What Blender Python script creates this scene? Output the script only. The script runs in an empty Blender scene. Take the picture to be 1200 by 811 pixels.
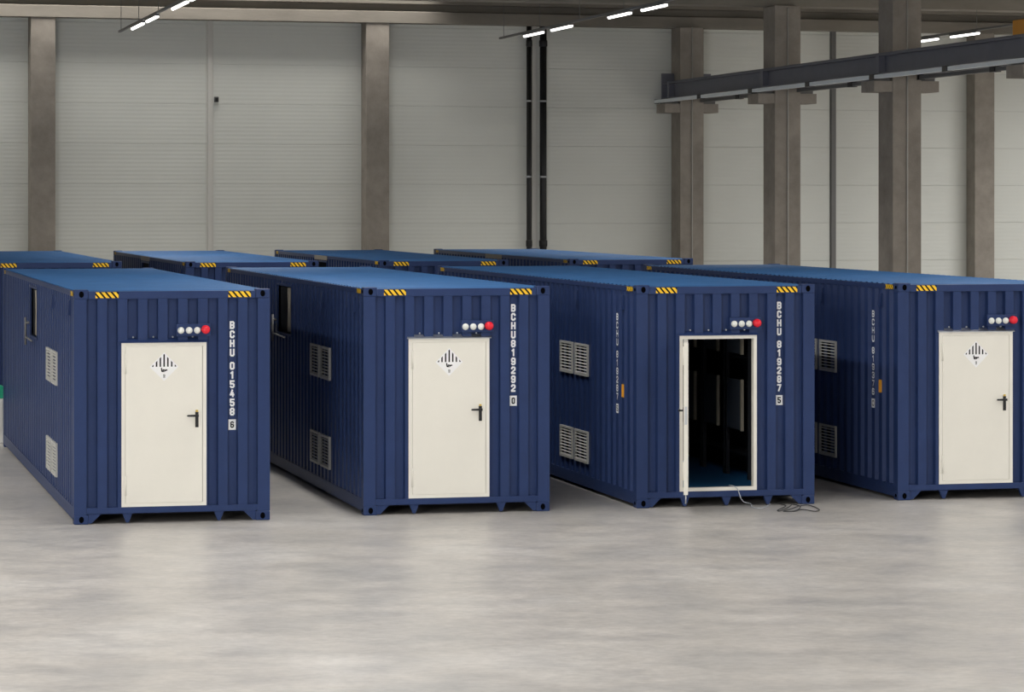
import bpy, math, random
from mathutils import Vector, Matrix

scene = bpy.context.scene
C = scene.collection
random.seed(7)

# ------------------------------------------------------------------ camera
cam_data = bpy.data.cameras.new('camera')
cam_data.sensor_width = 36.0
cam_data.lens = 3521.0 / 1200.0 * 36.0
cam_data.shift_y = -165.1 / 1200.0
cam_data.clip_end = 400
camera = bpy.data.objects.new('camera', cam_data)
camera.location = (0, 0, 4.0)
camera.rotation_euler = (math.pi / 2 - 0.0016, 0, 0)
C.objects.link(camera)
scene.camera = camera

# ------------------------------------------------------------------ world (overcast daylight through the open front side)
world = bpy.data.worlds.new('world')
scene.world = world
world.use_nodes = True
world.node_tree.nodes['Background'].inputs[0].default_value = (0.86, 0.93, 1.0, 1)
world.node_tree.nodes['Background'].inputs[1].default_value = 0.25

# ------------------------------------------------------------------ exposure
scene.view_settings.view_transform = 'Standard'
scene.view_settings.look = 'None'
scene.view_settings.gamma = 1.0
scene.view_settings.use_curve_mapping = False
scene.view_settings.exposure = 0.0

AW = 0.2914          # yaw of the back wall
AC = 0.2383          # yaw of the containers, the light rows and the crane runway


def area_light(name, loc, rot, sx, sy, power, color, spread=math.pi):
    d = bpy.data.lights.new(name, 'AREA')
    d.shape = 'RECTANGLE'
    d.size, d.size_y, d.energy, d.color = sx, sy, power, color
    d.spread = spread
    o = bpy.data.objects.new(name, d)
    o.location, o.rotation_euler = loc, rot
    C.objects.link(o)
    return o


LAMP_W = 55.0       # one strip light
LAMP_SPREAD = 1.9
LAMP_COLOR = (1.0, 0.98, 0.95)
# the rows of strip lights go on overhead towards and behind the camera: one long lamp for each row
for x0, y0 in ((-3.5, 46.0), (7.4, 46.0), (18.2, 46.0), (-14.3, 46.0)):
    ln = 42.0
    area_light('row_lamp', (x0 + math.sin(AC) * ln / 2, y0 - math.cos(AC) * ln / 2, 7.95), (0, 0, AC), 0.3, ln, 1300, LAMP_COLOR, 3.0)
# two unseen lamp rows added left and right to brighten the back wall
for x0, y0, pw, spr in ((20.0, 77.0, 7000, math.pi), (-18.9, 65.0, 2000, LAMP_SPREAD)):
    ln = 60.0
    area_light('added_wall_light', (x0 + math.sin(AC) * ln / 2, y0 - math.cos(AC) * ln / 2, 7.95), (0, 0, AC), 0.3, ln, pw, LAMP_COLOR, spr)
# added light on the right for the container fronts, no gate stands there
area_light('added_front_light', (17.0, 17.0, 3.3), (math.radians(90), 0, math.radians(60)), 9.0, 6.0, 150, (1.0, 0.98, 0.95), 2.4)
# added main front light behind the camera, a little to its left
area_light('added_front_light', (-12.5, -3.0, 5.5), (math.radians(84), 0, math.radians(-14)), 9.0, 7.0, 1900, (1.0, 0.98, 0.95), 2.2)


# added narrow light under the roof, brightens the left girder and lower back wall
area_light('added_girder_light', (-9.05, 73.62, 9.5), (0, 0, AW), 15.0, 0.6, 215, (1.0, 0.96, 0.90), 1.7)


# ------------------------------------------------------------------ materials
def material(name, color, rough=0.5, metal=0.0, spec=0.5, noise=0.0, scale=8.0, bump=0.0, bump_scale=60.0, emit=None, stretch=(1, 1, 1)):
    m = bpy.data.materials.new(name)
    m.use_nodes = True
    nt = m.node_tree
    b = nt.nodes['Principled BSDF']
    b.inputs['Base Color'].default_value = (*color, 1)
    b.inputs['Roughness'].default_value = rough
    b.inputs['Metallic'].default_value = metal
    b.inputs['Specular IOR Level'].default_value = spec
    if emit:
        b.inputs['Emission Color'].default_value = (*emit[0], 1)
        b.inputs['Emission Strength'].default_value = emit[1]
    if noise or bump:
        tc = nt.nodes.new('ShaderNodeTexCoord')
        mp = nt.nodes.new('ShaderNodeMapping')
        mp.inputs['Scale'].default_value = stretch
        nt.links.new(tc.outputs['Object'], mp.inputs['Vector'])
    if noise:
        n = nt.nodes.new('ShaderNodeTexNoise')
        n.inputs['Scale'].default_value = scale
        n.inputs['Detail'].default_value = 8
        n.inputs['Roughness'].default_value = 0.65
        nt.links.new(mp.outputs[0], n.inputs['Vector'])
        r = nt.nodes.new('ShaderNodeMapRange')
        r.inputs['From Min'].default_value = 0.3
        r.inputs['From Max'].default_value = 0.7
        r.inputs['To Min'].default_value = 1 - noise
        r.inputs['To Max'].default_value = 1 + noise
        nt.links.new(n.outputs['Fac'], r.inputs['Value'])
        mx = nt.nodes.new('ShaderNodeVectorMath')
        mx.operation = 'SCALE'
        mx.inputs[0].default_value = color
        nt.links.new(r.outputs[0], mx.inputs['Scale'])
        nt.links.new(mx.outputs[0], b.inputs['Base Color'])
    if bump:
        n2 = nt.nodes.new('ShaderNodeTexNoise')
        n2.inputs['Scale'].default_value = bump_scale
        n2.inputs['Detail'].default_value = 4
        nt.links.new(mp.outputs[0], n2.inputs['Vector'])
        bp = nt.nodes.new('ShaderNodeBump')
        bp.inputs['Strength'].default_value = bump
        bp.inputs['Distance'].default_value = 0.01
        nt.links.new(n2.outputs['Fac'], bp.inputs['Height'])
        nt.links.new(bp.outputs[0], b.inputs['Normal'])
    return m


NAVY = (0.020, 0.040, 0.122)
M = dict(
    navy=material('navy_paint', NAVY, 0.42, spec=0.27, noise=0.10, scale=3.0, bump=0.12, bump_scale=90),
    roof=material('navy_roof_lit', (0.036, 0.124, 0.300), 0.55, noise=0.14, scale=2.2, spec=0.25),  # the same navy, with light from above put into a lighter, bluer colour
    dark=material('dark_underside', (0.012, 0.013, 0.018), 0.7),
    hole=material('black_void', (0.003, 0.003, 0.004), 0.9, spec=0.0),
    cream=material('cream_door_paint', (0.80, 0.775, 0.70), 0.42, noise=0.02, scale=2.0),
    seam=material('door_seam', (0.30, 0.28, 0.24), 0.7),
    black=material('black_plastic', (0.012, 0.012, 0.013), 0.4),
    steel=material('galvanised_steel', (0.55, 0.57, 0.60), 0.3, metal=0.9),
    louvre=material('grey_louvre', (0.50, 0.50, 0.47), 0.5),
    white=material('white_print', (0.86, 0.86, 0.86), 0.5),
    blackprint=material('black_print', (0.010, 0.010, 0.011), 0.6, spec=0.1),
    yellow=material('yellow_print', (0.92, 0.56, 0.015), 0.5),
    orange=material('orange_tag', (0.95, 0.42, 0.03), 0.5),
    lens=material('white_lens', (0.80, 0.82, 0.78), 0.25),
    red=material('red_lens', (0.80, 0.015, 0.035), 0.25),
    brass=material('brass_lock', (0.75, 0.52, 0.10), 0.35, metal=0.6),
    wood=material('header_plate', (0.30, 0.27, 0.22), 0.6),
    bluefloor=material('blue_floor_paint', (0.03, 0.20, 0.48), 0.4),
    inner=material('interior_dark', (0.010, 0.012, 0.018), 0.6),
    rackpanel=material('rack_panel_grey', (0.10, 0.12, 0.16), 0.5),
    rackedge=material('rack_panel_edge', (0.40, 0.36, 0.28), 0.5),
    column=material('column_concrete', (0.30, 0.272, 0.238), 0.85, noise=0.22, scale=1.5, bump=0.3, bump_scale=25),
    girder=material('girder_concrete', (0.235, 0.215, 0.185), 0.85, noise=0.20, scale=1.2, bump=0.3, bump_scale=20, stretch=(0.3, 1, 1)),
    strip=material('cover_strip_grey', (0.66, 0.655, 0.62), 0.55),
    pipe=material('black_pipe', (0.008, 0.008, 0.009), 0.45),
    runway=material('runway_steel', (0.15, 0.155, 0.19), 0.5, noise=0.08, scale=2),
    rail=material('conductor_rail', (0.80, 0.86, 0.90), 0.45),
    conduit=material('conduit_grey', (0.46, 0.45, 0.42), 0.5),
    crane=material('crane_yellow', (0.70, 0.30, 0.012), 0.45),
    trunk=material('trunking_grey', (0.16, 0.16, 0.16), 0.5),
    tube=material('lamp_tube', (0.9, 0.9, 0.9), 0.4, emit=((1.0, 0.97, 0.92), 4.0)),
    cablegrey=material('cable_grey', (0.42, 0.45, 0.50), 0.5),
    cableblack=material('cable_black', (0.05, 0.05, 0.05), 0.5),
    whitebox=material('white_cabinet_paint', (0.78, 0.78, 0.76), 0.4),
    green=material('green_top', (0.01, 0.36, 0.20), 0.4),
    deck=material('roof_deck_grey', (0.30, 0.29, 0.27), 0.7),
    plaster=material('side_wall_grey', (0.34, 0.345, 0.335), 0.7),
)


def wall_panel_material():
    m = material('wall_panel_paint', (0.71, 0.73, 0.69), 0.55)
    nt = m.node_tree
    b = nt.nodes['Principled BSDF']
    tc = nt.nodes.new('ShaderNodeTexCoord')
    w = nt.nodes.new('ShaderNodeTexWave')
    w.wave_type = 'BANDS'
    w.bands_direction = 'Z'
    w.inputs['Scale'].default_value = 3.1
    w.inputs['Distortion'].default_value = 0.0
    nt.links.new(tc.outputs['Object'], w.inputs['Vector'])
    bp = nt.nodes.new('ShaderNodeBump')
    bp.inputs['Strength'].default_value = 0.3
    bp.inputs['Distance'].default_value = 0.006
    nt.links.new(w.outputs['Fac'], bp.inputs['Height'])
    nt.links.new(bp.outputs[0], b.inputs['Normal'])
    n = nt.nodes.new('ShaderNodeTexNoise')
    n.inputs['Scale'].default_value = 0.5
    n.inputs['Detail'].default_value = 5
    nt.links.new(tc.outputs['Object'], n.inputs['Vector'])
    r = nt.nodes.new('ShaderNodeMapRange')
    r.inputs['To Min'].default_value = 0.93
    r.inputs['To Max'].default_value = 1.07
    nt.links.new(n.outputs['Fac'], r.inputs['Value'])
    s = nt.nodes.new('ShaderNodeVectorMath')
    s.operation = 'SCALE'
    s.inputs[0].default_value = (0.71, 0.73, 0.69)
    nt.links.new(r.outputs[0], s.inputs['Scale'])
    nt.links.new(s.outputs[0], b.inputs['Base Color'])
    return m


def floor_material():
    m = bpy.data.materials.new('polished_concrete')
    m.use_nodes = True
    nt = m.node_tree
    b = nt.nodes['Principled BSDF']
    tc = nt.nodes.new('ShaderNodeTexCoord')

    def noise(scale, detail, rough, stretch):
        mp = nt.nodes.new('ShaderNodeMapping')
        mp.inputs['Scale'].default_value = stretch
        nt.links.new(tc.outputs['Object'], mp.inputs['Vector'])
        n = nt.nodes.new('ShaderNodeTexNoise')
        n.inputs['Scale'].default_value = scale
        n.inputs['Detail'].default_value = detail
        n.inputs['Roughness'].default_value = rough
        nt.links.new(mp.outputs[0], n.inputs['Vector'])
        return n

    def ramp(src, stops):
        r = nt.nodes.new('ShaderNodeValToRGB')
        e = r.color_ramp.elements
        e[0].position, e[0].color = stops[0][0], (*stops[0][1], 1)
        e[1].position, e[1].color = stops[-1][0], (*stops[-1][1], 1)
        for p, c in stops[1:-1]:
            x = e.new(p)
            x.color = (*c, 1)
        nt.links.new(src, r.inputs['Fac'])
        return r

    def mix(a, c, mode, fac):
        x = nt.nodes.new('ShaderNodeMix')
        x.data_type = 'RGBA'
        x.blend_type = mode
        x.inputs['Factor'].default_value = fac
        nt.links.new(a, x.inputs['A'])
        nt.links.new(c, x.inputs['B'])
        return x.outputs['Result']
    big = noise(0.45, 4, 0.5, (1.0, 0.8, 1))
    base = ramp(big.outputs['Fac'], [(0.32, (0.410, 0.398, 0.384)), (0.5, (0.485, 0.460, 0.430)), (0.68, (0.555, 0.534, 0.507))])
    mid = noise(1.9, 8, 0.62, (0.8, 1.1, 1))
    midr = ramp(mid.outputs['Fac'], [(0.32, (0.76, 0.77, 0.79)), (0.5, (0.97, 0.97, 0.97)), (0.68, (1.14, 1.13, 1.12))])
    c1 = mix(base.outputs[0], midr.outputs[0], 'MULTIPLY', 0.75)
    fine = noise(11.0, 6, 0.7, (0.7, 1.0, 1))
    finer = ramp(fine.outputs['Fac'], [(0.34, (0.86, 0.86, 0.86)), (0.66, (1.13, 1.13, 1.13))])
    c2 = mix(c1, finer.outputs[0], 'MULTIPLY', 0.8)
    nt.links.new(c2, b.inputs['Base Color'])
    rr = nt.nodes.new('ShaderNodeMapRange')
    rr.inputs['From Min'].default_value = 0.3
    rr.inputs['From Max'].default_value = 0.7
    rr.inputs['To Min'].default_value = 0.34
    rr.inputs['To Max'].default_value = 0.40
    nt.links.new(mid.outputs['Fac'], rr.inputs['Value'])
    nt.links.new(rr.outputs[0], b.inputs['Roughness'])
    b.inputs['Specular IOR Level'].default_value = 0.5
    return m


M['wall'] = wall_panel_material()
M['floor'] = floor_material()


# ------------------------------------------------------------------ mesh helpers
class MB:
    """collects faces for ONE mesh"""

    def __init__(self):
        self.v, self.f, self.mi, self.sm = [], [], [], []

    def quad(self, a, b, c, d, mat=0):
        n = len(self.v)
        self.v += [a, b, c, d]
        self.f.append((n, n + 1, n + 2, n + 3))
        self.mi.append(mat)
        self.sm.append(False)

    def box(self, x0, x1, y0, y1, z0, z1, mat=0):
        self.prism([(x0, y0), (x1, y0), (x1, y1), (x0, y1)], z0, z1, 'z', mat)
        return self

    def prism(self, poly, a0, a1, axis='z', mat=0):
        """extrude a 2D polygon along an axis: z -> (x,y), y -> (x,z), x -> (y,z)"""
        def P(p, a):
            return {'z': (p[0], p[1], a), 'y': (p[0], a, p[1]), 'x': (a, p[0], p[1])}[axis]
        n, k = len(self.v), len(poly)
        self.v += [P(p, a0) for p in poly] + [P(p, a1) for p in poly]
        self.f.append(tuple(n + i for i in reversed(range(k))))
        self.f.append(tuple(n + k + i for i in range(k)))
        for i in range(k):
            j = (i + 1) % k
            self.f.append((n + i, n + j, n + k + j, n + k + i))
        self.mi += [mat] * (k + 2)
        self.sm += [False] * (k + 2)
        return self

    def lathe(self, prof, origin, axis, seg=14, mat=0, smooth=True):
        """revolve (radius, height) pairs about an axis through origin"""
        n = len(self.v)
        o = Vector(origin)
        ax = Vector(axis).normalized()
        t = ax.orthogonal().normalized()
        s = ax.cross(t)
        for r, h in prof:
            for i in range(seg):
                a = 2 * math.pi * i / seg
                self.v.append(tuple(o + ax * h + (t * math.cos(a) + s * math.sin(a)) * r))
        for k in range(len(prof) - 1):
            for i in range(seg):
                j = (i + 1) % seg
                self.f.append((n + k * seg + i, n + k * seg + j, n + (k + 1) * seg + j, n + (k + 1) * seg + i))
                self.mi.append(mat)
                self.sm.append(smooth)
        self.f.append(tuple(n + i for i in reversed(range(seg))))
        self.f.append(tuple(n + (len(prof) - 1) * seg + i for i in range(seg)))
        self.mi += [mat] * 2
        self.sm += [False] * 2
        return self

    def tube(self, a, b, r, seg=10, mat=0):
        a, b = Vector(a), Vector(b)
        return self.lathe([(r, 0), (r, (b - a).length)], a, b - a, seg, mat)

    def mesh(self, name, mats):
        me = bpy.data.meshes.new(name)
        me.from_pydata(self.v, [], self.f)
        for m in (mats if isinstance(mats, (list, tuple)) else [mats]):
            me.materials.append(m)
        me.polygons.foreach_set('material_index', self.mi)
        me.polygons.foreach_set('use_smooth', self.sm)
        me.update()
        return me


CACHE = {}


def part(name, parent, mats, build, key=None, loc=(0, 0, 0), rot=(0, 0, 0), label=None, bevel=0):
    """one mesh object; meshes with the same key are shared"""
    me = CACHE.get(key) if key else None
    if me is None:
        mb = MB()
        build(mb)
        me = mb.mesh(name, mats)
        if key:
            CACHE[key] = me
    o = bpy.data.objects.new(name, me)
    C.objects.link(o)
    o.location, o.rotation_euler = loc, rot
    if parent:
        o.parent = parent
    if label:
        o['label'] = label
    if bevel:
        md = o.modifiers.new('bevel', 'BEVEL')
        md.width, md.segments, md.limit_method = bevel, 2, 'ANGLE'
    return o


def thing(name, label, cat, loc=(0, 0, 0), rz=0, group=None, kind=None):
    o = bpy.data.objects.new(name, None)
    o.empty_display_size = 0.3
    C.objects.link(o)
    o.location, o.rotation_euler = loc, (0, 0, rz)
    if label:
        o['label'] = label
    if cat:
        o['category'] = cat
    if group:
        o['group'] = group
    if kind:
        o['kind'] = kind
    return o


def tag(o, label, cat, group=None):
    o['label'], o['category'] = label, cat
    if group:
        o['group'] = group
    return o


# ------------------------------------------------------------------ setting: floor, back wall, roof deck, side walls
fl = part('floor', None, M['floor'], lambda m: m.box(-45, 60, -12, 110, -0.2, 0))
fl['kind'] = 'structure'

WL = Vector((0, 77.3, 0))      # origin of the back wall line
wall = thing('wall_back', None, None, WL, AW, kind='structure')
COLS = [-20.5, -12.1, -3.69, 4.7, 13.07, 21.5, 29.9]
HALF = [-24.7, -16.3, -7.88, 0.59, 8.9, 17.3, 25.7]
edges = sorted(COLS + HALF)
part('wall_core', wall, M['plaster'], lambda m: m.box(-25, 30, 0.06, 0.30, 0, 9.6))
rows = [0.0] + [0.4 + k for k in range(10)]
for i in range(len(edges) - 1):
    a, b = edges[i], edges[i + 1]
    w = b - a
    for k in range(len(rows) - 1):
        z0, z1 = rows[k], rows[k + 1]
        h = z1 - z0

        def panel(m, w=w, h=h):
            g = 0.0022
            poly = [(0.07, g), (0.004, g), (0.0, g + 0.004), (0.0, h - g - 0.004), (0.004, h - g), (0.07, h - g)]
            m.prism(poly, 0.003, w - 0.003, 'x')
        part('wall_panel', wall, M['wall'], panel, key='wall_panel_%.2f_%.2f' % (w, h), loc=(a, 0, z0))
for s in HALF:
    part('cover_strip', wall, M['trunk' if s == 8.9 else 'strip'], lambda m: m.prism([(-0.09, 0.02), (-0.09, -0.010), (-0.06, -0.012), (-0.055, -0.045), (0.055, -0.045), (0.06, -0.012), (0.09, -0.010), (0.09, 0.02)], 0, 8.5), key='cover_strip_%s' % (s == 8.9), loc=(s, 0, 0))

wl = part('wall_left', None, M['plaster'], lambda m: m.box(-24.4, -24.1, -10, 72, 0, 9.6))
wl['kind'] = 'structure'
wr = part('wall_right', None, M['plaster'], lambda m: m.box(38.0, 38.3, -10, 92, 0, 9.6))
wr['kind'] = 'structure'
ce = part('ceiling', None, M['deck'], lambda m: m.box(-24.4, 38.3, 14, 92, 9.6, 9.8))
ce['kind'] = 'structure'


def wpt(s, n, z):
    """point at s along the back wall, n metres in front of it"""
    return Vector((math.cos(AW) * s + math.sin(AW) * n, 77.3 + math.sin(AW) * s - math.cos(AW) * n, z))


# wall columns
WHERE = {
    -12.1: 'square concrete wall column, leftmost, behind the far left container',
    -3.69: 'square concrete wall column behind the third container of the back row, left of the black pipes',
    13.07: 'square concrete wall column at far right, without any bracket, beyond the crane runway',
}
for s in (-12.1, -3.69, 13.07):
    wd = 0.60 if s < 0 else 0.58
    c = part('concrete_column', None, M['column'], lambda m, wd=wd: m.box(-wd / 2, wd / 2, -0.53, -0.001, 0, 8.48), loc=wpt(s, 0, 0), rot=(0, 0, AW), bevel=0.015)
    tag(c, WHERE[s], 'column')

# roof girders
def girder(m, x0, x1, d):
    m.prism([(-d, 8.48), (-d, 8.76), (-d + 0.22, 8.80), (-d + 0.22, 8.95), (-d + 0.02, 8.97), (-d + 0.02, 9.59), (0, 9.59), (0, 8.48)], x0, x1, 'x')



g1 = thing('roof_girder', 'long concrete girder with a stepped face running along the top of the back wall', 'girder', WL, AW)
part('beam', g1, M['girder'], lambda m: girder(m, -24.9, 29.9, 0.56))

# crane runway columns (T-headed)
DIR = Vector((math.sin(AC), -math.cos(AC), 0))      # towards the camera along the containers
ACR = Vector((math.cos(AC), math.sin(AC), 0))
HEADS = [
    ((4.66, 77.8), 'concrete column with a T-shaped crane bracket standing against the back wall'),
    ((6.46, 70.4), 'concrete column with a T-shaped crane bracket, middle one of the three in the row'),
    ((8.27, 62.9), 'concrete column with a T-shaped crane bracket, nearest and tallest in view'),
    ((10.10, 55.4), 'concrete bracket column at the right edge, only its pale bracket end in view'),
]
for i, ((x, y), lab) in enumerate(HEADS):
    t = thing('bracket_column', lab, 'column', (x, y, 0), AC)
    top = 8.48 if i == 0 else (8.56 if i == 1 else 9.59)
    part('shaft', t, M['column'], lambda m, top=top: m.box(-0.32, 0.32, 0, 0.85 if top > 8.5 else 0.80, 0, top), bevel=0.015)
    part('bracket', t, M['column'], lambda m: (m.box(-0.72, -0.321, 0.02, 0.80, 6.27, 6.50), m.box(0.321, 0.72, 0.02, 0.80, 6.27, 6.50)), key='bracket')
    part('conduit', t, M['conduit'], lambda m, top=top: m.tube((0.0, -0.018, 0), (0.0, -0.018, min(top, 8.5)), 0.017, 8), key='col_conduit%d' % (top > 8.5))
    part('bearing_plate', t, M['trunk'], lambda m: m.box(-0.66, -0.34, 0.1, 0.7, 6.501, 6.635), key='bearing', loc=(0, 0, 0))
    part('bearing_plate', t, M['trunk'], None, key='bearing', loc=(1.0, 0, 0))

# girder over the middle bracket column
mid = Vector((6.46, 70.4, 0)) - DIR * 0.65
g2 = thing('roof_girder', 'concrete roof girder crossing the hall over the middle bracket column, nearer than the wall', 'girder', mid, AW)
part('beam', g2, M['girder'], lambda m: m.prism([(-0.35, 8.57), (-0.35, 9.59), (0.35, 9.59), (0.35, 8.57)], -28, 26, 'x'))

# crane runway beams on the brackets
def runway(off, lab, near, rail_mat):
    far_pt = Vector((4.66, 77.8, 0)) - DIR * 0.40 + ACR * off
    t = thing('crane_runway_beam', lab, 'crane rail', far_pt, AC)
    L = near
    def body(m):
        m.box(-0.15, 0.15, -L, 0.1, 6.64, 6.665)
        m.box(-0.15, 0.15, -L, 0.1, 7.015, 7.04)
        m.box(-0.012, 0.012, -L, 0.1, 6.665, 7.015)
    part('i_beam', t, M['runway'], body)
    part('track', t, M['runway'], lambda m: m.box(-0.03, 0.03, -L, 0.1, 7.041, 7.09))
    part('end_stop', t, M['runway'], lambda m: m.box(-0.17, 0.17, 0.101, 0.14, 6.60, 7.30))
    y = -0.4
    while y > -L:
        part('stiffener', t, M['runway'], lambda m: (m.box(-0.145, -0.013, -0.09, 0.09, 6.666, 7.014), m.box(0.013, 0.145, -0.09, 0.09, 6.666, 7.014)), key='stiffener', loc=(0, y, 0))
        y -= 7.63
    y = 0.55
    k = 0
    while y > -L:
        part('conductor_rail', t, rail_mat, lambda m: m.box(-0.055, 0.055, -3.80, 0, 6.535, 6.615), key='crail' + rail_mat.name, loc=(-0.22, y - 0.13, 0))
        part('rail_joint', t, M['black'], lambda m: m.box(-0.07, 0.07, -0.26, 0, 6.52, 6.632), key='crjoint', loc=(-0.22, y + 0.13, 0))
        y -= 4.06
        k += 1
    return t


runway(-0.5, 'dark steel crane runway beam with a pale conductor rail below, on the left bracket arms', 30.0, M['rail'])
runway(0.5, 'dark steel crane runway beam on the right bracket arms, mostly hidden behind the nearer beam', 30.0, M['trunk'])

# yellow crane end carriage on the far runway beam
base = Vector((4.66, 77.8, 0)) - DIR * 0.40 + ACR * 0.5
cr = thing('overhead_crane', 'yellow overhead crane carriage on the runway, cut off by the right edge', 'crane', base + DIR * 20.4, AC)
part('end_carriage', cr, M['crane'], lambda m: m.box(-0.14, 0.14, -3.6, 0, 7.20, 7.50), bevel=0.02)
for yy in (-0.5, -3.1):
    part('wheel', cr, M['black'], lambda m: m.lathe([(0.115, -0.05), (0.115, 0.05)], (0, 0, 7.206), (1, 0, 0), 16), key='crane_wheel', loc=(0, yy, 0))
part('bridge_girder', cr, M['crane'], lambda m: m.box(0.145, 14.0, -2.1, -1.5, 7.22, 7.75), bevel=0.02)

# black rainwater pipes
for (s, r, lab) in ((0.41, 0.066, 'thin black vertical rainwater pipe on the back wall, left one of the pair'), (0.79, 0.088, 'thick black vertical rainwater pipe on the back wall, right one of the pair')):
    t = thing('rainwater_pipe', lab, 'pipe', wpt(s, 0.16, 0), AW)
    part('pipe', t, M['pipe'], lambda m, r=r: m.tube((0, 0, 0), (0, 0, 8.47), r, 16))
    for z in (2.80, 7.95):
        part('socket', t, M['pipe'], lambda m, r=r: m.lathe([(r * 1.0, 0), (r * 1.22, 0.02), (r * 1.22, 0.16), (r * 1.0, 0.18)], (0, 0, 0), (0, 0, 1), 16), key='socket%.3f' % r, loc=(0, 0, z))
    for z in (4.58, 6.53):
        part('clamp', t, M['steel'], lambda m, r=r: (m.lathe([(r * 1.12, 0), (r * 1.12, 0.05)], (0, 0, 0), (0, 0, 1), 16), m.box(-0.015, 0.015, r, 0.115, 0.01, 0.04)), key='clamp%.3f' % r, loc=(0, 0, z))
ib = thing('junction_box', 'tiny dark box on the wall beside the left vertical cover strip', 'box', wpt(-7.72, 0, 6.45), AW)
part('case', ib, M['trunk'], lambda m: m.box(-0.05, 0.05, -0.09, -0.002, 0, 0.14), bevel=0.01)
part('cover', ib, M['black'], lambda m: m.box(-0.04, 0.04, -0.105, -0.091, 0.01, 0.11))

# ------------------------------------------------------------------ light rows
def light_row(px_axis, tubes, end_y, near_y, names, group, trunk_lab):
    """luminaires hung from a straight trunking that runs parallel to the containers"""
    def X(y):
        return px_axis(y)
    ang = AC
    t = thing('light_trunking', trunk_lab, 'cable tray', (X(end_y), end_y, 8.0), ang)
    L = (end_y - near_y) / math.cos(ang)
    part('trunking', t, M['trunk'], lambda m: m.box(-0.03, 0.03, -L, 0, 0.075, 0.125))
    n = 0
    while n * 3.7 < L:
        part('hanger', t, M['trunk'], lambda m: m.tube((0, 0, 0.126), (0, 0, 1.60), 0.008, 6), key='hanger', loc=(0, -0.4 - n * 3.7, 0))
        n += 1
    for (ya, yb), lab in zip(tubes, names):
        ln = (ya - yb) / math.cos(ang)
        q = thing('strip_light', lab, 'lamp', (X(ya), ya, 8.0), ang, group)
        part('housing', q, M['trunk'], lambda m, ln=ln: m.box(-0.05, 0.05, -ln, 0, 0.03, 0.074))
        part('diffuser', q, M['tube'], lambda m, ln=ln: m.prism([(-0.034, 0.029), (-0.032, -0.004), (-0.016, -0.018), (0.016, -0.018), (0.032, -0.004), (0.034, 0.029)], -ln + 0.01, -0.01, 'y'), key=None)
        my = (ya + yb) / 2
        area_light('strip_lamp', (X(my), my, 7.955), (0, 0, ang), 0.08, ln, LAMP_W * ln / 1.8, LAMP_COLOR, LAMP_SPREAD)


def axis_through(x, y):
    return lambda yy: x + (y - yy) * math.tan(AC)


light_row(axis_through(-9.54, 73.0), [(70.3, 68.15), (67.45, 65.6), (63.0, 60.7), (60.2, 58.2), (55.0, 52.8), (52.4, 50.2)], 73.0, 40, [
    'bright strip light at upper left, farthest and lowest of its slanting row',
    'bright strip light at upper left, second from the far end of its row',
    'bright strip light at upper left, third from the far end, before the concrete girder',
    'bright strip light at the top edge on the upper left, nearest of its row',
    'strip light of the left row, just above the picture, farther one',
    'strip light of the left row, just above the picture, nearer one'], 'strip lights of the left row', 'dark light trunking at upper left carrying the left row of strip lights')
light_row(axis_through(0.305, 73.5), [(73.5, 71.7), (70.9, 69.1), (66.0, 64.3), (63.45, 61.7), (58.5, 56.7), (55.9, 54.1)], 76.0, 40, [
    'bright strip light in front of the black pipes, farthest of the middle row',
    'bright strip light just right of the black pipes, second of the middle row',
    'bright strip light below the girder at top centre, third of the middle row',
    'bright strip light at top right of centre, nearest visible one of the middle row',
    'strip light of the middle row, just above the picture, farther one',
    'strip light of the middle row, just above the picture, nearer one'], 'strip lights of the middle row', 'dark light trunking at top centre carrying the middle row of strip lights')
light_row(axis_through(10.25, 76.0), [(76.0, 74.65), (73.8, 72.1), (68.6, 66.8), (66.0, 64.2)], 76.2, 52, [
    'bright strip light above the crane runway at upper right, left one of two',
    'bright strip light above the crane runway at upper right, right one of two',
    'strip light of the right row, beyond the right edge, farther one',
    'strip light of the right row, beyond the right edge, nearer one'], 'strip lights of the right row', 'thin light trunking at upper right above the crane runway')

# white machine with green top at the left edge
wm = thing('white_cabinet', 'white cabinet with a green top peeping in at the left edge beside the container', 'cabinet', (-8.70, 49.35, 0), AC)
part('body', wm, M['whitebox'], lambda m: m.box(-0.35, 0.35, 0, 0.6, 0.0, 0.74), bevel=0.02)
part('top', wm, M['green'], lambda m: m.box(-0.36, 0.36, -0.01, 0.61, 0.741, 0.93), bevel=0.02)
part('door', wm, M['whitebox'], lambda m: m.box(-0.32, 0.32, -0.022, -0.001, 0.22, 0.70), bevel=0.005)

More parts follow.
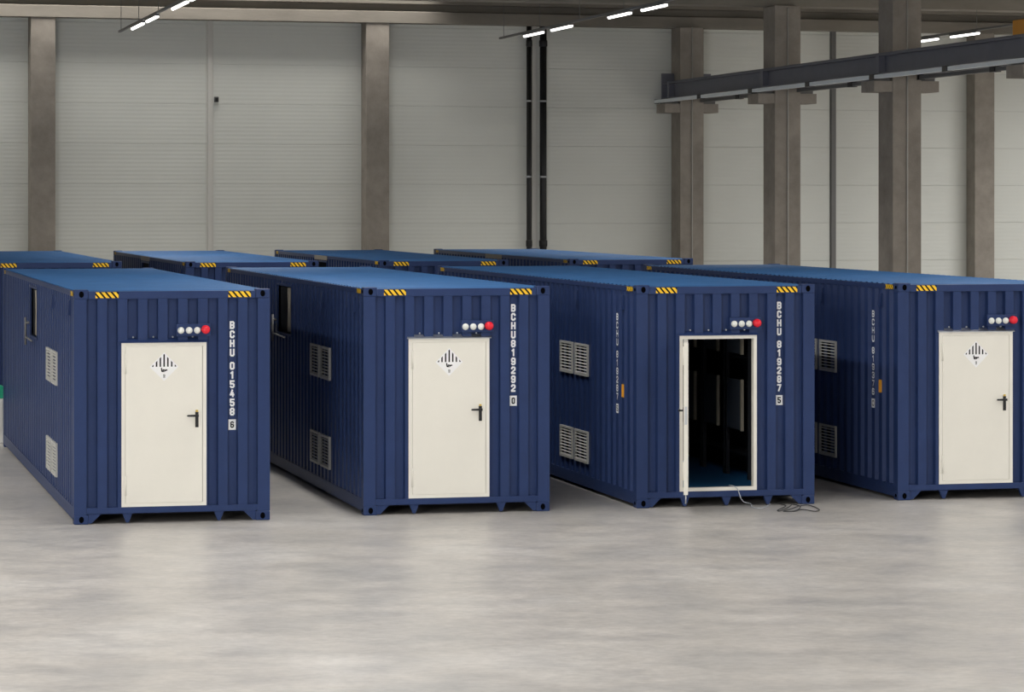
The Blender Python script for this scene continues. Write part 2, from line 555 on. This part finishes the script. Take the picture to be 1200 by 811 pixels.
# ------------------------------------------------------------------ lettering (own stroke alphabet on a 0..1 x 0..1 grid)
G = {
    'B': [[(0, 0), (0, 1), (.75, 1), (1, .85), (1, .65), (.75, .5), (0, .5)], [(.75, .5), (1, .35), (1, .15), (.75, 0), (0, 0)]],
    'C': [[(1, .75), (1, .85), (.75, 1), (.25, 1), (0, .85), (0, .15), (.25, 0), (.75, 0), (1, .15), (1, .25)]],
    'H': [[(0, 0), (0, 1)], [(1, 0), (1, 1)], [(0, .5), (1, .5)]],
    'U': [[(0, 1), (0, .15), (.25, 0), (.75, 0), (1, .15), (1, 1)]],
    '0': [[(.25, 0), (0, .15), (0, .85), (.25, 1), (.75, 1), (1, .85), (1, .15), (.75, 0), (.25, 0)]],
    '1': [[(.15, .8), (.6, 1), (.6, 0)]],
    '2': [[(0, .78), (0, .85), (.25, 1), (.75, 1), (1, .85), (1, .6), (0, .12), (0, 0), (1, 0)]],
    '3': [[(0, .85), (.25, 1), (.75, 1), (1, .85), (1, .65), (.75, .5), (.35, .5)], [(.75, .5), (1, .35), (1, .15), (.75, 0), (.25, 0), (0, .15)]],
    '4': [[(.7, 0), (.7, .6)], [(.55, 1), (0, .28), (1, .28)]],
    '5': [[(1, 1), (0, 1), (0, .55), (.75, .55), (1, .42), (1, .15), (.75, 0), (.25, 0), (0, .15)]],
    '6': [[(1, .85), (.75, 1), (.25, 1), (0, .85), (0, .15), (.25, 0), (.75, 0), (1, .15), (1, .42), (.75, .55), (0, .55)]],
    '7': [[(0, 1), (1, 1), (.35, 0)]],
    '8': [[(.25, .5), (0, .65), (0, .85), (.25, 1), (.75, 1), (1, .85), (1, .65), (.75, .5), (.25, .5), (0, .35), (0, .15), (.25, 0), (.75, 0), (1, .15), (1, .35), (.75, .5)]],
    '9': [[(0, .15), (.25, 0), (.75, 0), (1, .15), (1, .85), (.75, 1), (.25, 1), (0, .85), (0, .58), (.25, .45), (1, .45)]],
}


def glyph(m, ch, x, z, w, h, t, plane, mat=0):
    """strokes of one character; plane(x, z, depth) -> 3D"""
    k = 0
    for line in G[ch]:
        pts = [(x + t / 2 + p[0] * (w - t), z + t / 2 + p[1] * (h - t)) for p in line]
        for a, b in zip(pts, pts[1:]):
            dx, dz = b[0] - a[0], b[1] - a[1]
            l = math.hypot(dx, dz)
            ux, uz = dx / l * t / 2, dz / l * t / 2
            k += 1
            d = 0.0012 + 0.00008 * (k % 9)
            ax, az, bx, bz = a[0] - ux * .8, a[1] - uz * .8, b[0] + ux * .8, b[1] + uz * .8
            m.quad(plane(ax + uz, az - ux, d), plane(bx + uz, bz - ux, d), plane(bx - uz, bz + ux, d), plane(ax - uz, az + ux, d), mat)


def serial(m, text, ztop, pitch, w, h, t, plane):
    """characters stacked downwards; returns where the next one would start"""
    z = ztop
    for ch in text:
        glyph(m, ch, -w / 2, z - h, w, h, t, plane)
        z -= pitch
    return z


def check_digit(m, check, z, w, h, t, plane):
    e = 0.016
    m.quad(plane(-w / 2 - e, z - h - e, 0.001), plane(w / 2 + e, z - h - e, 0.001), plane(w / 2 + e, z + e, 0.001), plane(-w / 2 - e, z + e, 0.001), 0)
    glyph(m, check, -w / 2 + 0.008, z - h + 0.008, w - 0.016, h - 0.016, t * 0.75, lambda a, b, d: plane(a, b, d + 0.001), 1)


def lettering(t, text, check, top, pitch, w, h, st, plane, where):
    pr = [M['white'], M['blackprint']]
    end = [top]
    for k, word in enumerate(text.split(' ')):
        z0 = end[-1] - (pitch * 0.45 if k else 0)
        part('serial_number' if word[-1].isdigit() else 'owner_code', t, pr, lambda m: end.append(serial(m, word, z0, pitch, w, h, st, plane)), label='white characters reading %s down the %s' % (word, where))
    end[-1] -= pitch * 0.42
    part('check_digit', t, pr, lambda m: check_digit(m, check, end[-1], w, h, st, plane), label='dark digit %s on a white plate' % check)


# ------------------------------------------------------------------ containers
W, H, L = 2.438, 2.896, 12.192
DX0, DX1, DZ0, DZ1 = 0.585, 1.640, 0.205, 2.235          # door opening in the end wall
OV0, OV1, OZ0, OZ1 = 5.62, 6.88, 2.05, 2.74              # opening in the left side wall


def front_profile():
    """(u, y) points of the corrugated end wall, recess first"""
    n, u0, u1, period, flat = 9, 0.155, W - 0.155, 0.2497, 0.110
    out, inn = 0.016, 0.080
    pts = []
    for k in range(n):
        a = 0.170 + k * period
        lo, hi = (u0 if k == 0 else a), (u1 if k == n - 1 else a + flat)
        pts += [(lo, inn), (hi, inn)]
        if k < n - 1:
            pts += [(a + flat + 0.011, out), (a + period - 0.011, out)]
    return pts


def side_profile():
    """(v, depth) points of the corrugated side wall"""
    v0, v1, period = 0.17, L - 0.17, 0.278
    n = int(round((v1 - v0) / period))
    period = (v1 - v0) / n
    pts = [(v0, 0.012)]
    for k in range(n):
        a = v0 + k * period
        pts += [(a + 0.090, 0.012), (a + 0.128, 0.060), (a + 0.215, 0.060), (a + period - 0.030, 0.012)]
    pts.append((v1, 0.012))
    return pts


def split(pts, cuts):
    out = []
    for (a, d), (b, e) in zip(pts, pts[1:]):
        out.append((a, d))
        for c in sorted(cuts):
            if a + 1e-5 < c < b - 1e-5:
                out.append((c, d + (e - d) * (c - a) / (b - a)))
    out.append(pts[-1])
    return out


def sheet(m, pts, z0, z1, plane, hole=None):
    if hole:
        pts = split(pts, hole[:2])
    for (a, d), (b, e) in zip(pts, pts[1:]):
        if b - a < 1e-6:
            continue
        rg = [(z0, z1)]
        if hole and a > hole[0] - 1e-4 and b < hole[1] + 1e-4:
            rg = [(z0, hole[2]), (hole[3], z1)]
        for q0, q1 in rg:
            if q1 - q0 > 1e-4:
                m.quad(plane(a, d, q0), plane(b, e, q0), plane(b, e, q1), plane(a, d, q1))


FP, SP = front_profile(), side_profile()


def clip_x(poly, x0, x1):
    for lim, sg in ((x0, 1), (x1, -1)):
        out = []
        for a, b in zip(poly, poly[1:] + poly[:1]):
            da, db = sg * (a[0] - lim), sg * (b[0] - lim)
            if da >= 0:
                out.append(a)
            if da * db < 0:
                t = da / (da - db)
                out.append((a[0] + (b[0] - a[0]) * t, a[1] + (b[1] - a[1]) * t))
        poly = out
    return poly


def sticker(m, n, w, h, plane):
    """black plate with slanting yellow bars"""
    m.quad(plane(0, 0, 0.002), plane(w, 0, 0.002), plane(w, h, 0.002), plane(0, h, 0.002), 0)
    p = w / n
    for k in range(-1, n + 1):
        a, sl, bw = k * p, p * 0.85, p * 0.60
        poly = clip_x([(a + sl, 0.0), (a + sl + bw, 0.0), (a + bw, h), (a, h)], 0.0, w)
        if len(poly) > 2:
            base = len(m.v)
            m.v += [plane(q[0], q[1], 0.0028) for q in poly]
            m.f.append(tuple(range(base, base + len(poly))))
            m.mi.append(1)
            m.sm.append(False)


def oval(m, cx, cz, rx, rz, plane, n=14):
    base = len(m.v)
    m.v += [plane(cx + rx * math.cos(2 * math.pi * i / n), cz + rz * math.sin(2 * math.pi * i / n), 0.0012) for i in range(n)]
    m.f.append(tuple(base + i for i in range(n)))
    m.mi.append(0)
    m.sm.append(False)


def build_door(t, open_angle):
    wleaf, hleaf = DX1 - DX0 - 0.09, DZ1 - DZ0 - 0.085

    def frame(m):
        a = 0.045
        for x0, x1, z0, z1 in ((DX0, DX0 + a, DZ0, DZ1), (DX1 - a, DX1, DZ0, DZ1), (DX0 + a, DX1 - a, DZ1 - a, DZ1), (DX0 + a, DX1 - a, DZ0, DZ0 + a)):
            m.box(x0, x1, 0.004, 0.095, z0, z1)
    part('door_frame', t, M['cream'], frame, key='door_frame')
    d = part('door', t, [M['cream'], M['seam']], lambda m: (m.box(0.004, wleaf - 0.004, -0.006, 0.05, 0.004, hleaf - 0.004), m.box(0.05, wleaf - 0.05, 0.051, 0.056, 0.05, hleaf - 0.05)),
             key='door_leaf', loc=(DX0 + (0.063 if open_angle else 0.045), 0.012, DZ0 + 0.0425), rot=(0, 0, -open_angle), bevel=0.004)

    def handle(m):
        x = wleaf - 0.075
        m.box(x - 0.020, x + 0.020, -0.016, -0.0065, 0.93, 1.12)
        m.tube((x, -0.016, 1.075), (x, -0.062, 1.075), 0.012, 8)
        m.prism([(x + 0.016, 1.062), (x + 0.016, 1.092), (x - 0.12, 1.088), (x - 0.135, 1.075), (x - 0.12, 1.066)], -0.074, -0.054, 'y')
        if not open_angle:
            m.tube((x, -0.0165, 0.965), (x, -0.032, 0.965), 0.012, 8)
    part('door_handle', d, M['black'], handle, key='door_handle%d' % bool(open_angle), label='black lever handle')
    if not open_angle:
        part('lock_barrel', d, M['brass'], lambda m: m.box(wleaf - 0.09, wleaf - 0.06, -0.017, -0.0065, 1.122, 1.145), key='lock_barrel')
    for z in (0.10, hleaf - 0.34):
        part('hinge', d, M['cream'], lambda m: m.tube((0.004, -0.012, 0), (0.004, -0.012, 0.24), 0.012, 8), key='hinge', loc=(0, 0, z))
    if not open_angle:
        r = 0.178
        cx, cz, y = wleaf / 2, 1.935 - DZ0 - 0.0425, -0.0063

        def placard(m):
            m.prism([(cx, cz - r), (cx + r, cz), (cx, cz + r), (cx - r, cz)], y - 0.002, y, 'y')
        part('hazard_placard', d, M['white'], placard, key='placard', label='white diamond hazard placard with seven black stripes')

        def printing(m):
            yy = y - 0.003
            for k in range(-3, 4):
                x = cx + k * 0.047
                top = r - 0.018 - abs(k * 0.047)
                hw = 0.0095
                if k == 0:
                    poly = [(x - hw, cz), (x + hw, cz), (x + hw, cz + top - hw), (x, cz + top), (x - hw, cz + top - hw)]
                else:
                    s = 1 if k > 0 else -1
                    poly = [(x - hw, cz), (x + hw, cz), (x + hw, cz + top - s * hw), (x - hw, cz + top + s * hw)]
                m.quad(*[(p[0], yy, p[1]) for p in (poly[0], poly[1], poly[2], poly[-1])])
                if k == 0:
                    m.quad(*[(p[0], yy, p[1]) for p in (poly[4], poly[2], poly[3], poly[3])][:3] + [(cx, yy, cz + top)])
            # battery cluster, one of them leaking a flame
            for (bx, bz, bw, bh, tilt) in ((-0.030, -0.040, 0.016, 0.042, 0.15), (-0.012, -0.048, 0.016, 0.034, -0.1), (0.007, -0.046, 0.018, 0.026, 0.4), (0.028, -0.042, 0.024, 0.018, 0.2), (-0.034, -0.018, 0.010, 0.014, 0)):
                c, s = math.cos(tilt), math.sin(tilt)
                q = [(-bw / 2, -bh / 2), (bw / 2, -bh / 2), (bw / 2, bh / 2), (-bw / 2, bh / 2)]
                m.quad(*[(cx + bx + p[0] * c - p[1] * s, yy, cz + bz + p[0] * s + p[1] * c) for p in q])
            m.quad((cx - 0.03, yy, cz - 0.066), (cx + 0.012, yy, cz - 0.066), (cx + 0.006, yy, cz - 0.060), (cx - 0.024, yy, cz - 0.058))
            glyph(m, '9', cx - 0.012, cz - 0.128, 0.024, 0.034, 0.006, lambda a, b, dd: (a, yy - dd * 0.1, b))
            m.quad((cx - 0.014, yy, cz - 0.137), (cx + 0.014, yy, cz - 0.137), (cx + 0.014, yy, cz - 0.133), (cx - 0.014, yy, cz - 0.133))
        part('placard_print', d, M['blackprint'], printing, key='placard_print')
    else:
        part('door_bolt', d, M['steel'], lambda m: m.tube((wleaf - 0.03, 0.02, -0.11), (wleaf - 0.03, 0.02, 0.003), 0.010, 8), label='steel bolt hanging below the open leaf')
        part('latch', d, M['steel'], lambda m: m.box(wleaf - 0.0035, wleaf + 0.004, 0.008, 0.036, 0.90, 1.13))
    return d


def container(label, loc, front=True, text=None, check=None, text_top=2.665, side_text=False, open_door=0.0, strip='blue', tabs=2, header=False, group='blue shipping containers'):
    t = thing('shipping_container', label, 'container', loc, AC, group)
    # frame
    for i, (x, y) in enumerate(((0, 0), (W - 0.155, 0), (0, L - 0.155), (W - 0.155, L - 0.155))):
        part('corner_post', t, M['navy'], lambda m: m.box(0, 0.155, 0.008, 0.150, 0.118, H - 0.118), key='corner_post', loc=(x, y, 0))
    for x, sx in ((0, 1), (W, -1)):
        for y, sy in ((0, 1), (L, -1)):
            for z, nm in ((0, 'b'), (H - 0.118, 't')):
                def cast(m, sx=sx, sy=sy):
                    xs = sorted((0, sx * 0.178))
                    ys = sorted((0, sy * 0.162))
                    m.box(xs[0], xs[1], ys[0], ys[1], 0, 0.118)
                c = part('corner_casting', t, M['navy'], cast, key='casting%d%d' % (sx, sy), loc=(x, y, z), bevel=0.012)
                if sy == 1:
                    part('casting_hole', c, M['hole'], lambda m: oval(m, sx * 0.092, 0.060, 0.031, 0.040, lambda a, b, d: (a, -d, b)), key='cast_hole_front%d' % sx)
                    part('casting_hole', c, M['hole'], lambda m: oval(m, 0.08, 0.060, 0.036, 0.024, lambda a, b, d: (-sx * d, a, b)), key='cast_hole_side%d' % sx)
    part('top_rail', t, M['navy'], lambda m: m.box(0.179, W - 0.179, 0.012, 0.10, H - 0.118, H - 0.022), key='front_top_rail', bevel=0.006)
    part('bottom_rail', t, M['navy'], lambda m: m.box(0.156, W - 0.156, 0.006, 0.12, 0.125, 0.203), key='front_bottom_rail', bevel=0.004)
    part('rear_top_rail', t, M['navy'], lambda m: m.box(0.179, W - 0.179, L - 0.10, L - 0.012, H - 0.118, H - 0.022), key='rear_top_rail')
    part('rear_bottom_rail', t, M['navy'], lambda m: m.box(0.156, W - 0.156, L - 0.12, L - 0.006, 0.125, 0.203), key='rear_bottom_rail')
    for x in (0.006, W - 0.070):
        part('side_top_rail', t, M['navy'], lambda m: m.box(0, 0.064, 0.163, L - 0.163, H - 0.085, H - 0.022), key='side_top_rail', loc=(x, 0, 0), bevel=0.005)
        part('side_bottom_rail', t, M['navy'], lambda m: m.prism([(0, 0.045), (0.05, 0.045), (0.05, 0.06), (0.02, 0.06), (0.02, 0.190), (0.06, 0.190), (0.06, 0.203), (0, 0.203)], 0.156, L - 0.156, 'y'), key='side_bottom_rail', loc=(x, 0, 0))
    # cladding
    part('end_panel', t, M['navy'], lambda m: sheet(m, FP, 0.203, H - 0.118, lambda a, d, z: (a, d, z), (DX0, DX1, DZ0 - 0.01, DZ1)), key='end_panel')
    part('rear_panel', t, M['navy'], lambda m: sheet(m, FP, 0.203, H - 0.118, lambda a, d, z: (W - a, L - d, z)), key='rear_panel')
    part('side_panel', t, M['navy'], lambda m: sheet(m, SP, 0.203, H - 0.085, lambda a, d, z: (d, L - a, z), (L - OV1, L - OV0, OZ0, OZ1)), key='side_panel_left')
    part('side_panel', t, M['navy'], lambda m: sheet(m, SP, 0.203, H - 0.085, lambda a, d, z: (W - d, a, z)), key='side_panel_right')

    def roof(m):
        v, z = 0.101, H - 0.030
        n = 58
        p = (L - 0.202) / n
        prof = []
        for k in range(n):
            a = 0.101 + k * p
            prof += [(a, z), (a + p * .35, z), (a + p * .5, z + 0.018), (a + p * .85, z + 0.018)]
        prof.append((L - 0.101, z))
        for (a, d), (b, e) in zip(prof, prof[1:]):
            m.quad((0.03, a, d), (W - 0.03, a, d), (W - 0.03, b, e), (0.03, b, e))
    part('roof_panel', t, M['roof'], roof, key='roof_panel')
    part('floor_plate', t, M['dark'], lambda m: m.box(0.075, W - 0.075, 0.125, L - 0.13, 0.13, 0.19), key='floor_plate')

    def members(m):
        y = 0.5
        while y < L - 0.3:
            m.box(0.08, W - 0.08, y, y + 0.05, 0.06, 0.128)
            y += 0.6
    part('cross_members', t, M['dark'], members, key='cross_members')
    # gussets and floor brackets under the front rail
    part('gusset', t, M['navy'], lambda m: m.prism([(0.179, 0.01), (0.215, 0.01), (0.335, 0.124), (0.179, 0.124)], 0.014, 0.03, 'y'), key='gusset_left')
    part('gusset', t, M['navy'], lambda m: m.prism([(W - 0.179, 0.01), (W - 0.179, 0.124), (W - 0.335, 0.124), (W - 0.215, 0.01)], 0.014, 0.03, 'y'), key='gusset_right')
    spots = (0.66, 1.80) if tabs == 2 else (0.66, 1.23, 1.80)
    for x in spots:
        part('floor_bracket', t, M['navy'], lambda m: m.prism([(-0.062, 0.1245), (-0.026, 0.035), (-0.016, 0.012), (0.016, 0.012), (0.026, 0.035), (0.062, 0.1245)], 0.02, 0.075, 'y'), key='floor_bracket', loc=(x, 0, 0))
    # warning stickers
    st = [M['blackprint'], M['yellow']]
    for x in (0.265, 1.915):
        part('warning_sticker', t, st, lambda m: sticker(m, 4, 0.285, 0.072, lambda a, b, d: (a, -d, b)), key='sticker_front', loc=(x, 0.012, H - 0.104), label='yellow and black striped sticker')
    for y in (0.48, L - 0.22):
        part('warning_sticker', t, st, lambda m: sticker(m, 4, 0.285, 0.058, lambda a, b, d: (-d, -a, b)), key='sticker_side', loc=(0.006, y, H - 0.084), label='yellow and black striped sticker')
    # side fittings
    for v in (2.43, 3.25):
        for z in (0.37, 1.57):
            def grille(m):
                w, h, e = 0.68, 0.44, 0.03
                for y0, y1, z0, z1 in ((0, e, 0, h), (w - e, w, 0, h), (e, w - e, 0, e), (e, w - e, h - e, h)):
                    m.box(-0.012, 0.016, y0, y1, z0, z1)
                m.box(0.0162, 0.017, 0.01, w - 0.01, 0.01, h - 0.01, 1)
            g = part('louvre_grille', t, [M['louvre'], M['hole']], grille, key='grille', loc=(0.0, v, z), label='light grey louvred vent grille')
            for k in range(9):
                part('slat', g, M['louvre'], lambda m: m.prism([(-0.010, 0.0), (-0.006, 0.0), (0.010, 0.013), (0.006, 0.013)], 0.0305, 0.6495, 'y'), key='slat', loc=(0, 0, 0.038 + k * 0.0425))
    for v in (0.62, 2.98):
        part('vent_cover', t, M['navy'], lambda m: m.prism([(-0.022, 0), (0.017, 0), (0.017, 0.19), (-0.006, 0.19)], 0, 0.10, 'y'), key='vent_cover', loc=(0, v, 2.56))

    def recess(m):
        d = 0.45
        m.quad((d, OV0, OZ0), (d, OV1, OZ0), (d, OV1, OZ1), (d, OV0, OZ1))
        m.quad((0.03, OV0, OZ0), (d, OV0, OZ0), (d, OV0, OZ1), (0.03, OV0, OZ1))
        m.quad((d, OV1, OZ0), (0.03, OV1, OZ0), (0.03, OV1, OZ1), (d, OV1, OZ1))
        m.quad((0.03, OV0, OZ0), (0.03, OV1, OZ0), (d, OV1, OZ0), (d, OV0, OZ0))
        m.quad((0.03, OV1, OZ1), (0.03, OV0, OZ1), (d, OV0, OZ1), (d, OV1, OZ1))
    part('side_opening', t, M['inner'], recess, key='recess', label='dark square opening in the side')

    def rim(m):
        e = 0.03
        for y0, y1, z0, z1 in ((OV0 - e, OV0, OZ0 - e, OZ1 + e), (OV1, OV1 + e, OZ0 - e, OZ1 + e), (OV0, OV1, OZ0 - e, OZ0), (OV0, OV1, OZ1, OZ1 + e)):
            m.box(0.004, 0.060, y0, y1, z0, z1)
    part('opening_rim', t, M['navy'], rim, key='rim')
    if header:
        part('header_plate', t, M['wood'], lambda m: m.box(-0.004, 0.0055, OV0 - 0.1, OV1 + 0.1, 2.785, 2.872), key='header', label='grey brown plate on the rail above the opening')
    else:
        def pipes(m):
            m.tube((-0.05, OV1 + 0.05, 2.30), (-0.05, OV1 + 0.05, 1.90), 0.017, 10)
            m.tube((-0.05, OV1 + 0.05, 2.02), (-0.05, OV0 + 0.25, 2.00), 0.014, 10)
            m.tube((0.03, OV1 + 0.05, 2.22), (-0.05, OV1 + 0.05, 2.22), 0.02, 10)
        part('white_pipe', t, M['trunk'], pipes, key='white_pipe', label='pale grey pipe with a side branch')
        part('cable_bundle', t, M['wood'], lambda m: [m.tube((0.025 + 0.015 * (k % 2), OV0 + 0.16 + 0.05 * k, OZ0 + 0.03), (0.02 + 0.02 * (k % 3), OV0 + 0.15 + 0.055 * k, OZ1 - 0.02), 0.014, 6) for k in range(5)], key='cable_bundle')
    # door, lamps
    build_door(t, open_door)
    if strip == 'blue':
        sm = M['navy']
    else:
        sm = M['steel']
    part('drip_strip', t, sm, lambda m: m.prism([(0.060, DZ1 + 0.001), (-0.018, DZ1 + 0.001), (-0.018, DZ1 + 0.010), (0.060, DZ1 + 0.052)], DX0 - 0.02, DX1 + 0.02, 'x'), key='drip_' + strip)
    for x in (0.73, 0.98, 1.22, 1.47):
        part('bolt', t, M['steel'], lambda m: m.lathe([(0.012, 0), (0.012, 0.01), (0.006, 0.016)], (0, 0, 0), (0, -1, 0), 8), key='bolt', loc=(x, 0.021, DZ1 + 0.07))
    bx = part('signal_box', t, M['navy'], lambda m: m.box(1.263, 1.69, -0.03, 0.021, 2.315, 2.465), key='signal_box', bevel=0.006)
    for k in range(3):
        part('white_lamp', bx, M['lens'], lambda m: m.lathe([(0.042, 0), (0.042, 0.012), (0.036, 0.014), (0.036, 0.030), (0.027, 0.040), (0.009, 0.045)], (0, 0, 0), (0, -1, 0), 16), key='white_lamp', loc=(1.317 + k * 0.102, -0.0305, 2.385), label='round white signal lamp')
    part('red_lamp', bx, M['red'], lambda m: m.lathe([(0.054, 0), (0.054, 0.05), (0.048, 0.068), (0.034, 0.082), (0.012, 0.088)], (0, 0, 0), (0, -1, 0), 18), key='red_lamp', loc=(1.621, -0.0305, 2.395), label='red domed signal lamp')
    # numbers
    if text:
        ucen = FP[28][0] + (FP[29][0] - FP[28][0]) / 2          # second recess from the right
        yy = 0.080
        lettering(t, text, check, text_top, 0.1145, 0.062, 0.098, 0.0215, lambda a, b, d: (ucen + a, yy - d, b), 'end wall')
    if side_text:
        lettering(t, side_text, check, 2.50, 0.112, 0.092, 0.092, 0.019, lambda a, b, d: (0.012 - d, SPV - a, b), 'long side')
        part('orange_tag', t, M['orange'], lambda m: m.box(0.005, 0.0115, TAGV - 0.05, TAGV + 0.05, 1.40, 1.57), label='small orange tag')
    return t


# centre of the flat outer rib near v = 1 (side text stands on it)
_cands = [(SP[i][0] + SP[i + 1][0]) / 2 for i in range(4, len(SP) - 5, 4)]
SPV = min((L - c for c in _cands), key=lambda v: abs(v - 0.90))
TAGV = min((L - c for c in _cands), key=lambda v: abs(v - 0.63))

container('blue shipping container marked 015458 with closed cream door, leftmost in the front row', (-5.396, 37.006, 0), text='BCHU 015458', check='6', text_top=2.49)
container('blue shipping container marked 819292 with closed cream door, second in front row', (-1.882, 38.091, 0), text='BCHU819292', check='0', strip='steel')
c3 = container('blue shipping container marked 819287 with its cream door standing open', (1.617, 38.987, 0), text='BCHU 819287', check='5', side_text='BCHU 819287', open_door=math.radians(107), tabs=3)
container('blue shipping container with closed cream door cut off by the right edge, front row', (5.141, 40.008, 0), text=None, check='0', side_text='BCHU 819376', strip='steel')
BACK = [((-9.440, 53.889, 0), 'blue shipping container in the back row, cut off by the left edge'),
        ((-5.900, 54.318, 0), 'blue shipping container in the back row behind the leftmost and second front containers'),
        ((-2.436, 55.358, 0), 'blue shipping container in the back row below the wall column, behind the second front container'),
        ((1.088, 56.723, 0), 'blue shipping container at the right end of the back row, below the black pipes')]
for p, lab in BACK:
    container(lab, p, header=True)

# ------------------------------------------------------------------ inside of the open container
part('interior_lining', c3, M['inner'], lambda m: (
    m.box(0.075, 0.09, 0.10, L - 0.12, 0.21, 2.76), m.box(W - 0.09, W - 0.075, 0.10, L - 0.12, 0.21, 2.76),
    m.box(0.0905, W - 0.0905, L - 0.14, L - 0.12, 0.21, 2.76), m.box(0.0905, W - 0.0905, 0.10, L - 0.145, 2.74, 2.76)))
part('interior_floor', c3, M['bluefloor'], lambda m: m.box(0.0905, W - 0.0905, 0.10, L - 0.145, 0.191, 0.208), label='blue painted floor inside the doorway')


def cpt(u, v, z, o=(1.617, 38.987)):
    return Vector((o[0] + u * math.cos(AC) - v * math.sin(AC), o[1] + u * math.sin(AC) + v * math.cos(AC), z))


for k, v in enumerate((1.28, 2.36, 3.44)):
    t = thing('battery_rack', ('black equipment rack with grey hinged panels inside the open container, nearest the door',
                               'black equipment rack with grey hinged panels inside the open container, middle one',
                               'black equipment rack with grey hinged panels inside the open container, farthest from the door')[k], 'rack', cpt(1.94, v, 0.209), AC, 'racks inside the open container')
    for x in (0, 0.34):
        for y in (0, 0.98):
            part('post', t, M['inner'], lambda m: m.box(0, 0.05, 0, 0.05, 0, 2.40), key='rack_post', loc=(x, y, 0))
    for z in (0.3, 1.22, 1.62, 2.36):
        part('shelf', t, M['inner'], lambda m: m.box(0.051, 0.339, 0.002, 1.028, 0, 0.035), key='rack_shelf', loc=(0, 0, z))
    for z in (0.66, 1.70):
        q = part('panel', t, M['rackpanel'], lambda m: m.box(-0.03, -0.006, 0.23, 0.84, 0, 0.68), key='rack_panel', loc=(0, 0, z))
        part('panel_edge', q, M['rackedge'], lambda m: m.box(-0.045, -0.004, 0.185, 0.229, -0.01, 0.69), key='rack_edge')

# ------------------------------------------------------------------ cable out of the open door
def cable(name, pts, r, mat, parent=None):
    P = [Vector(p) for p in pts]
    P = [P[0] * 2 - P[1]] + P + [P[-1] * 2 - P[-2]]
    path = []
    for k in range(1, len(P) - 2):              # Catmull-Rom samples
        a, b, c, d = P[k - 1:k + 3]
        for q in range(5):
            t = q / 5
            path.append(0.5 * (2 * b + (c - a) * t + (2 * a - 5 * b + 4 * c - d) * t * t + (3 * b - a - 3 * c + d) * t ** 3))
    path.append(P[-2])
    m = MB()
    n = 8
    for k, p in enumerate(path):
        d = (path[min(k + 1, len(path) - 1)] - path[max(k - 1, 0)]).normalized()
        s = d.cross(Vector((0, 0, 1)) if abs(d.z) < 0.9 else Vector((1, 0, 0))).normalized()
        u = s.cross(d)
        m.v += [tuple(p + (s * math.cos(2 * math.pi * i / n) + u * math.sin(2 * math.pi * i / n)) * r) for i in range(n)]
        if k:
            for i in range(n):
                a, b = (k - 1) * n + i, (k - 1) * n + (i + 1) % n
                m.f.append((a, b, b + n, a + n))
                m.mi.append(0)
                m.sm.append(True)
    o = bpy.data.objects.new(name, m.mesh(name, mat))
    C.objects.link(o)
    o.parent = parent
    return o


def ground(px, py):
    y = 3521.0 * 4.0 / (py - 235.0)
    return ((px - 600.0) / 3521.0 * y, y, 0.012)


cb = thing('power_cable', 'thin cable hanging from the open doorway and looping on the floor in front', 'cable')
g0 = ground(880.5, 592)
cable('grey_lead', [tuple(cpt(1.30, 0.12, 0.262)), tuple(cpt(1.32, -0.01, 0.262)), tuple(cpt(1.36, -0.05, 0.22)), tuple(cpt(1.40, -0.12, 0.08)), g0, ground(881, 595.3), ground(890, 597), ground(897, 595.5), ground(903, 592)], 0.006, M['cablegrey'], cb)['label'] = 'grey upper run of the cable'
loop = [(903, 592), (912, 591.8), (921, 594), (915, 597.5), (911, 599.5), (914, 600), (924, 596), (929, 592.5), (938, 595), (932, 600), (918, 600.5), (926, 598), (938, 594), (949, 593.5), (960, 598.5), (955, 600.5), (940, 598.5), (930, 600.6)]
cable('black_lead', [ground(*p) for p in loop], 0.0065, M['cableblack'], cb)['label'] = 'black looped end of the cable'
